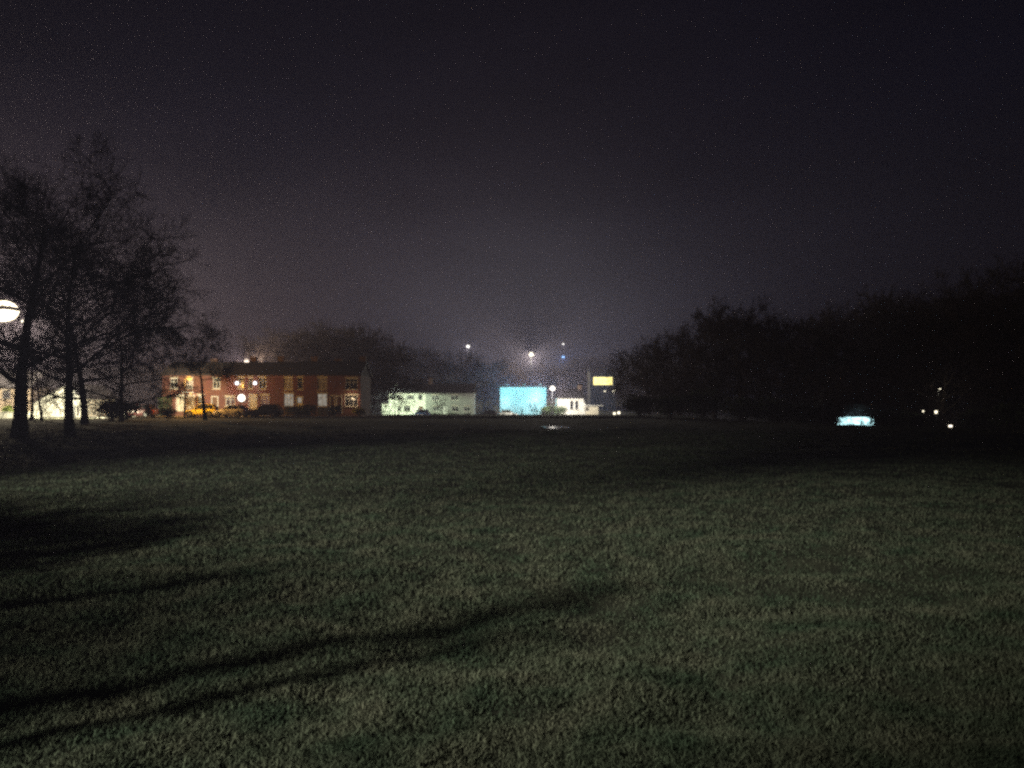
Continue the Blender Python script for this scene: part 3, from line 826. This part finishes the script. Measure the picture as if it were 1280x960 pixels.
wall_lamp('bright white porch lamp beside the yellow doorway', 303.5, 497.5, DT, 10, (1, .95, .80), .42, 20)
wall_lamp('small white security lamp between the upper windows, left', 297, 479, DT, 1.5, (.95, .95, 1), .2, 10)
wall_lamp('small white security lamp between the upper windows, right', 319.5, 479, DT, 1.5, (.95, .95, 1), .2, 12)
wall_lamp('added orange lamp brightening the orange lit house doorway', 239, 492.5, DT, 20, (1, .48, .14), .13, 8)  # extra lamp added for an orange hot spot round the doorway
wall_lamp('wall lamp above the golden shrub at the terrace end', 441, 498, DT, 4.5, (1, .72, .42), .09, 3)

wall_lamp('added lamp whitening the lower left of the cyan shed wall', 631, 503, 171.9, 10, (.9, 1, 1), .1, 4)  # added only to throw a white patch on the shed wall
wall_lamp('added lamp whitening the lower right of the cyan shed wall', 670, 500, 171.9, 20, (.95, 1, 1), .1, 4)  # likewise added, for the white patch on this side
# unseen lamp added behind the shed to hang a blue glow in the mist, and the lamp that lights the near grass
street_lamp('unseen lamp added behind the cyan shed for its blue glow', 652, 488, 187, 1250, (.36, .66, 1.0), z0=-.6, arm=(0, -.6), size=.5, glow=15)
L0 = Vector((-18, -8, 9.0))
t = thing('floodlight_mast', 'tall twin headed floodlight mast on the near side of the field', 'floodlight mast', (L0.x - .9, L0.y - .6, gh(L0.x - .9, L0.y - .6)))
zb = t.location.z
MB().tube([(0, 0, -.3), (0, 0, 1.2), (0, 0, 1.25), (0, 0, 9.3 - zb)], [.11, .11, .08, .05], 8).build('pole', M['galv'], t)
MB().tube([(0, 0, 9.25 - zb), (.45, .3, 9.33 - zb), (.9, .6, 9.3 - zb)], .035, 6).build('arm', M['galv'], t)
for dx, dy, target, I_, sz in ((.9, .6, (-3.2, 5.5, 0), 2950, 28), (.62, .75, (-7.3, 13.6, 0), 2700, 30)):
    p = Vector((L0.x - .9 + dx, L0.y - .6 + dy, 9.0)); d = (Vector(target) - p).normalized()
    q = d.to_track_quat('-Z', 'Y'); lp = (dx, dy, 9.0 - zb)
    hd = MB().box(-.30, .30, -.2, .2, .012, .14, .03).build('floodlight_head', M['blackm'], t, loc=lp)
    hd.rotation_euler = q.to_euler()
    MB().box(-.26, .26, -.16, .16, -.004, .008).build('lamp_lens', bulb(WW, 20), hd)
    light('lamp_light', I_, (.99, 1.0, .88), tuple(Vector(lp) + d * .06), t, .42, spot=R(sz), blend=1.0, rot=q.to_euler())


# saplings left of the viewer that throw the long shadow streaks over the near grass
def leaning(label, B, E, s, r, seed):
    B = Vector((*B, 0)); E = Vector((*E, 0)); T = L0.lerp(E, s)
    z0 = gh(B.x, B.y); t = thing('staked_sapling', label, 'sapling', (B.x, B.y, z0)); d = T - B
    MB().tube([(0, 0, -.3), tuple(d * .5), tuple(d)], [r * 1.05, r, r * .8], 8).build('trunk', M['bark'], t)
    rg = random.Random(seed); tw = MB()
    for i in range(14):
        p = d * rg.uniform(.8, 1.0); q = p + Vector((rg.gauss(0, .3), rg.gauss(0, .3), rg.uniform(.1, .5)))
        tw.tube([p, p.lerp(q, .5) + Vector((0, 0, .05)), q], [.012, .008, .004], 4)
    tw.build('crown', M['twig'], t)


leaning('young tree with a straight stout trunk beside the viewer', (-6.5, 1.36), (.6, 7.0), .627, .115, 1)
leaning('leaning young tree beyond the straight one', (-6.7, 4.8), (-2.6, 7.5), .75, .09, 2)
leaning('shortest of the young trees beside the viewer', (-5.0, 1.7), (-.3, 5.7), .73, .075, 3)
def shade_crown(label, ang, dist, zc, r, hz_, n, seed):  # unseen leaf crown on a trunk, added to dim the left grass
    x, y = L0.x + math.cos(R(ang)) * dist, L0.y + math.sin(R(ang)) * dist
    z0 = gh(x, y); t = thing('added_shade_tree', label, 'tree', (x, y, z0)); rg = random.Random(seed)
    MB().tube([(0, 0, -.3), (.05, 0, zc * .5), (0, .04, zc - z0 + hz_ * .5)], [.07, .055, .02], 8).build('trunk', M['bark'], t)
    c = MB()
    for i in range(n):
        d = Vector((rg.gauss(0, 1), rg.gauss(0, 1), rg.gauss(0, 1))).normalized() * rg.random() ** .45
        leaf(c, rg, (d.x * r, d.y * r, zc - z0 + d.z * hz_), rg.uniform(.05, .09))
    c.build('crown', M['leaf'], t)


shade_crown('unseen tree added between floodlight mast and viewer for its shade', 46, 6.7, 5.4, 1.25, .85, 2100, 5)
make_shrub('laurel_shrub', 'large evergreen laurel left of the viewer', (-11.0, 4.4, gh(-11, 4.4)), 6.8, 4.4, 4.1, 33, M['leaf'], 6500, (.07, .14))


# ------------------------------------------------------------------ cars
def car(label, px, D, z, rot, paint, L=3.9, W=1.68, Hh=1.45, name='parked_car', hatch=True, group=None):
    t = thing(name, label, 'car', (wx(px, D), D, z), rot, group)
    # stations along x (front at -L/2): x, half width, bottom, belt height
    st = [(-.5, .36, .30, .50), (-.485, .42, .22, .60), (-.42, .475, .20, .68), (-.27, .495, .20, .80), (-.16, .5, .20, .86), (.1, .5, .20, .89), (.34, .495, .20, .90),
          (.45, .47, .22, .88), (.49, .43, .26, .78), (.5, .38, .34, .6)]
    b = MB(); n = len(st)
    for fx, hw, zb_, zt_ in st:
        w = hw * W; x = fx * L
        sec = [(-w * .86, zb_), (-w * .98, zb_ + .12), (-w, zb_ + .3), (-w * .97, zt_ - .1), (-w * .86, zt_), (w * .86, zt_), (w * .97, zt_ - .1), (w, zb_ + .3), (w * .98, zb_ + .12), (w * .86, zb_)]
        for y, zz in sec: b.v.append((x, y, zz))
    for i in range(n - 1):
        for k in range(10):
            a = i * 10 + k; c = i * 10 + (k + 1) % 10; b.f.append((a, c, c + 10, a + 10))
    b.f.append(tuple(range(9, -1, -1))); b.f.append(tuple(range((n - 1) * 10, n * 10)))
    b.build('body', paint, t, smooth=False)
    xf0, xf1, xr1, xr0 = -.19 * L, -.03 * L, (.36 if hatch else .26) * L, (.455 if hatch else .40) * L
    wb, wt = W * .43, W * .34; zb2, zt2 = .86, Hh - .05
    g = MB()
    bot = [(xf0, -wb), (xf0, wb), (xr0, wb), (xr0, -wb)]; top = [(xf1, -wt), (xf1, wt), (xr1, wt), (xr1, -wt)]
    for i in range(4):
        j = (i + 1) % 4; g.quad((*bot[j], zb2), (*bot[i], zb2), (*top[i], zt2), (*top[j], zt2))
    g.build('window_glass', M['glass'], t)
    MB().box(xf1 - .05, xr1 + .06, -wt - .02, wt + .02, zt2 - .01, Hh, .035).build('roof', paint, t)
    for i in range(4):
        MB().tube([(bot[i][0], bot[i][1] * 1.01, zb2), (top[i][0], top[i][1] * 1.02, zt2)], .035, 5).build('pillar', paint, t)
    xm = (xf1 + xr1) / 2
    for sgn in (-1, 1): MB().tube([(xm, sgn * wb * 1.01, zb2), (xm, sgn * wt * 1.03, zt2)], .035, 5).build('pillar', paint, t)
    for fx in (-.31, .30):
        for sgn in (-1, 1):
            y = sgn * (W / 2 - .085); x = fx * L
            w = MB().tube([(x, y - .10, .31), (x, y - .085, .31), (x, y + .085, .31), (x, y + .10, .31)], [.25, .31, .31, .25], 18).build('wheel', M['tyre'], t)
            MB().tube([(x, y + sgn * .095, .31), (x, y + sgn * .112, .31)], [.19, .16], 12).build('rim', M['rim'], w)
            ar = MB(); pts = [(x + .37 * math.cos(a), sgn * (W / 2 + .003), .31 + .37 * math.sin(a)) for a in [math.pi * k / 10 for k in range(11)]]
            ar.tube(pts, .028, 5).build('wheel_arch', M['tyre'], t)
    for sgn in (-1, 1):
        MB().box(-.492 * L, -.455 * L, sgn * W * .33 - .15, sgn * W * .33 + .15, .55, .68, .02).build('headlight', M['refl'], t)
        MB().box(.468 * L, .497 * L, sgn * W * .36 - .09, sgn * W * .36 + .09, .60, .84, .02).build('tail_light', M['redlens'], t)
        MB().box(xf0 + .2, xf0 + .32, sgn * (W / 2 + .06) - .07, sgn * (W / 2 + .06) + .07, .88, 1.0, .02).build('mirror', paint, t)
    MB().box(-.507 * L, -.47 * L, -W * .36, W * .36, .26, .38, .02).build('bumper', M['blackm'], t)
    MB().box(.47 * L, .507 * L, -W * .36, W * .36, .28, .40, .02).build('bumper', M['blackm'], t)
    return t


car('yellow hatchback parked behind the lone tree trunk', 252, 91.3, .05, R(4), M['car_yellow'], L=3.7)
car('low silver saloon parked before the bright porch lamp', 290, 89.6, .02, R(-14), M['car_silver'], L=4.1, hatch=False, Hh=1.36)
car('maroon car parked left of the ragged hedge', 173, 88.5, .02, R(0), M['car_maroon'], L=4.0)
car('dark navy car in shadow before the yellow doorway house', 331, 90.2, .02, R(0), M['car_navy'], L=4.0)
car('blue car in front of the green lit house', 525, 155.5, -1.23, R(-18), M['car_blue'], L=3.9, Hh=1.6)
car('dark car with a pale shining roof left of the shed', 608, 156, -1.23, R(8), M['car_black'], L=4.1)
car('white car parked under the cyan shed wall', 636, 166.5, -1.23, R(180), M['car_white'], L=3.8)


# ------------------------------------------------------------------ bins and posts
def wheelie_bin(label, px, D):
    t = thing('wheelie_bin', label, 'bin', (wx(px, D), D, .11), 0, 'wheelie bins before the terrace')
    b = MB(); n = 0
    for z, w in ((.08, .24), (.95, .29)):
        b.v += [(-w, -w, z), (w, -w, z), (w, w, z), (-w, w, z)]
    b.f += [(3, 2, 1, 0), (4, 5, 6, 7)] + [(i, (i + 1) % 4, 4 + (i + 1) % 4, 4 + i) for i in range(4)]
    b.build('body', M['binp'], t)
    MB().box(-.31, .31, -.33, .33, .954, 1.03, .025).build('lid', M['binp'], t)
    MB().tube([(-.27, .36, .98), (.27, .36, .98)], .018, 6).build('handle', M['binp'], t)
    for sx in (-.22, .22): MB().tube([(sx - .025, .24, .09), (sx + .025, .24, .09)], .1, 12).build('wheel', M['tyre'], t)


wheelie_bin('left of two grey wheelie bins under the curtained window', 400, 92.6)
wheelie_bin('right of two grey wheelie bins under the curtained window', 407.5, 92.6)


def gate_post(label, px, D, py, w, m='stone'):
    z0 = gh(wx(px, D), D); H = wz(py, D) - z0
    t = thing('gate_post', label, 'gate post', (wx(px, D), D, z0))
    MB().box(-w, w, -w, w, -.2, H - .12).build('shaft', M[m], t)
    b = MB().box(-w - .04, w + .04, -w - .04, w + .04, H - .117, H - .04)
    n = len(b.v); b.v += [(-w, -w, H - .04), (w, -w, H - .04), (w, w, H - .04), (-w, w, H - .04), (0, 0, H + .08)]
    b.f += [(n + i, n + (i + 1) % 4, n + 4) for i in range(4)]
    b.build('cap', M[m], t)


gate_post('pale gate post right of the yellow hatchback', 271, 92.0, 508.5, .17)
gate_post('pinkish gate post before the hedge of the terrace', 348.5, 92.0, 509, .12)
gate_post('short pale post beside the maroon car', 190.5, 92.2, 508, .13)
gate_post('thin dark post in front of the cyan shed wall', 652.3, 154, 510.5, .11, 'darkwall')

# ------------------------------------------------------------------ mist
hz = MB().box(-700, 700, -170, 760, -8, 62)
hm = bpy.data.materials.new('mist'); hm.use_nodes = True
nt = hm.node_tree; nt.nodes.clear()
oo = nt.nodes.new('ShaderNodeOutputMaterial'); pv = nt.nodes.new('ShaderNodeVolumePrincipled')
pv.inputs['Color'].default_value = (0.80, 0.73, 1.0, 1); pv.inputs['Density'].default_value = 0.0015
pv.inputs['Anisotropy'].default_value = 0.0
nt.links.new(pv.outputs['Volume'], oo.inputs['Volume'])
ho = hz.build('haze', hm); ho['kind'] = 'stuff'; ho['label'] = 'thin night mist hanging over field and houses'
ho.display_type = 'WIRE'

# ------------------------------------------------------------------ sky
w = bpy.data.worlds.new('World'); scene.world = w; w.use_nodes = True
nt = w.node_tree; nt.nodes.clear()
N = nt.nodes.new; Lk = nt.links.new
out = N('ShaderNodeOutputWorld'); bg = N('ShaderNodeBackground'); tc = N('ShaderNodeTexCoord'); sp = N('ShaderNodeSeparateXYZ')
Lk(tc.outputs['Generated'], sp.inputs[0])


def mth(op, a, b=None, c=None):
    n = N('ShaderNodeMath'); n.operation = op
    for i, v in enumerate((a, b, c)):
        if v is None: continue
        if isinstance(v, (int, float)): n.inputs[i].default_value = v
        else: Lk(v, n.inputs[i])
    return n.outputs[0]


def gauss(v, c, s):
    d = mth('DIVIDE', mth('SUBTRACT', v, c), s); return mth('POWER', 2.71828, mth('MULTIPLY', mth('MULTIPLY', d, d), -1.0))


def glow(cx, sx, sz, col, amt, front=True):
    g = mth('MULTIPLY', gauss(sp.outputs[0], cx, sx), gauss(sp.outputs[2], 0.0, sz))
    g = mth('MULTIPLY', g, mth('GREATER_THAN', sp.outputs[1], 0.0))
    m = N('ShaderNodeVectorMath'); m.operation = 'SCALE'; m.inputs[0].default_value = tuple(c * amt * K for c in col); Lk(g, m.inputs['Scale'])
    return m.outputs[0]


def vadd(a, b):
    m = N('ShaderNodeVectorMath'); m.operation = 'ADD'; Lk(a, m.inputs[0]); Lk(b, m.inputs[1]); return m.outputs[0]


base = N('ShaderNodeCombineXYZ')
for i, c in enumerate((0.0012, 0.0014, 0.0044)): base.inputs[i].default_value = c * K
tot = vadd(base.outputs[0], glow(-0.12, 0.40, 0.48, (1.0, .80, 1.15), 0.0125))
tot = vadd(tot, glow(0.02, 0.155, 0.17, (1.0, .95, 1.07), 0.092))
tot = vadd(tot, glow(-0.52, 0.19, 0.18, (1.15, .84, .94), 0.075))
sky = N('ShaderNodeTexSky'); sky.sky_type = 'NISHITA'; sky.sun_disc = False; sky.sun_elevation = R(-6); sky.sun_rotation = R(200)
sc_ = N('ShaderNodeVectorMath'); sc_.operation = 'SCALE'; sc_.inputs['Scale'].default_value = 0.02 * K; Lk(sky.outputs[0], sc_.inputs[0])
tot = vadd(tot, sc_.outputs[0])
cn = N('ShaderNodeTexNoise'); cn.inputs['Scale'].default_value = 2.6; cn.inputs['Detail'].default_value = 3
mpw = N('ShaderNodeMapping'); mpw.inputs['Scale'].default_value = (1, 1, 3.0); Lk(tc.outputs['Generated'], mpw.inputs['Vector']); Lk(mpw.outputs[0], cn.inputs['Vector'])
cm = N('ShaderNodeMapRange'); cm.inputs['From Min'].default_value = .3; cm.inputs['From Max'].default_value = .7
cm.inputs['To Min'].default_value = .78; cm.inputs['To Max'].default_value = 1.22; Lk(cn.outputs['Fac'], cm.inputs['Value'])
cs = N('ShaderNodeVectorMath'); cs.operation = 'SCALE'; Lk(tot, cs.inputs[0]); Lk(cm.outputs[0], cs.inputs['Scale']); tot = cs.outputs[0]
Lk(tot, bg.inputs['Color']); bg.inputs['Strength'].default_value = 1.0
Lk(bg.outputs[0], out.inputs['Surface'])

# ------------------------------------------------------------------ camera and render settings
cam = bpy.data.cameras.new('camera'); co = bpy.data.objects.new('camera', cam); COL.objects.link(co)
cam.sensor_width = 36.0; cam.lens = F / 1280.0 * 36.0
cam.shift_y = (HY - 480.0) / 1280.0
co.location = (0, 0, EYE); co.rotation_euler = (R(90), 0, 0)
cam.clip_start = 0.05; cam.clip_end = 3000
scene.camera = co
scene.render.engine = 'CYCLES'
cy = scene.cycles
cy.max_bounces = 4; cy.diffuse_bounces = 2; cy.glossy_bounces = 2; cy.transmission_bounces = 2; cy.volume_bounces = 0
cy.sample_clamp_indirect = 0.04; cy.sample_clamp_direct = 0.6
cy.use_denoising = False
cy.use_adaptive_sampling = False
cy.pixel_filter_type = 'GAUSSIAN'; cy.filter_width = 3.1
vs = scene.view_settings
vs.view_transform = 'Standard'; vs.look = 'None'; vs.exposure = EXP; vs.gamma = 1.0; vs.use_curve_mapping = False
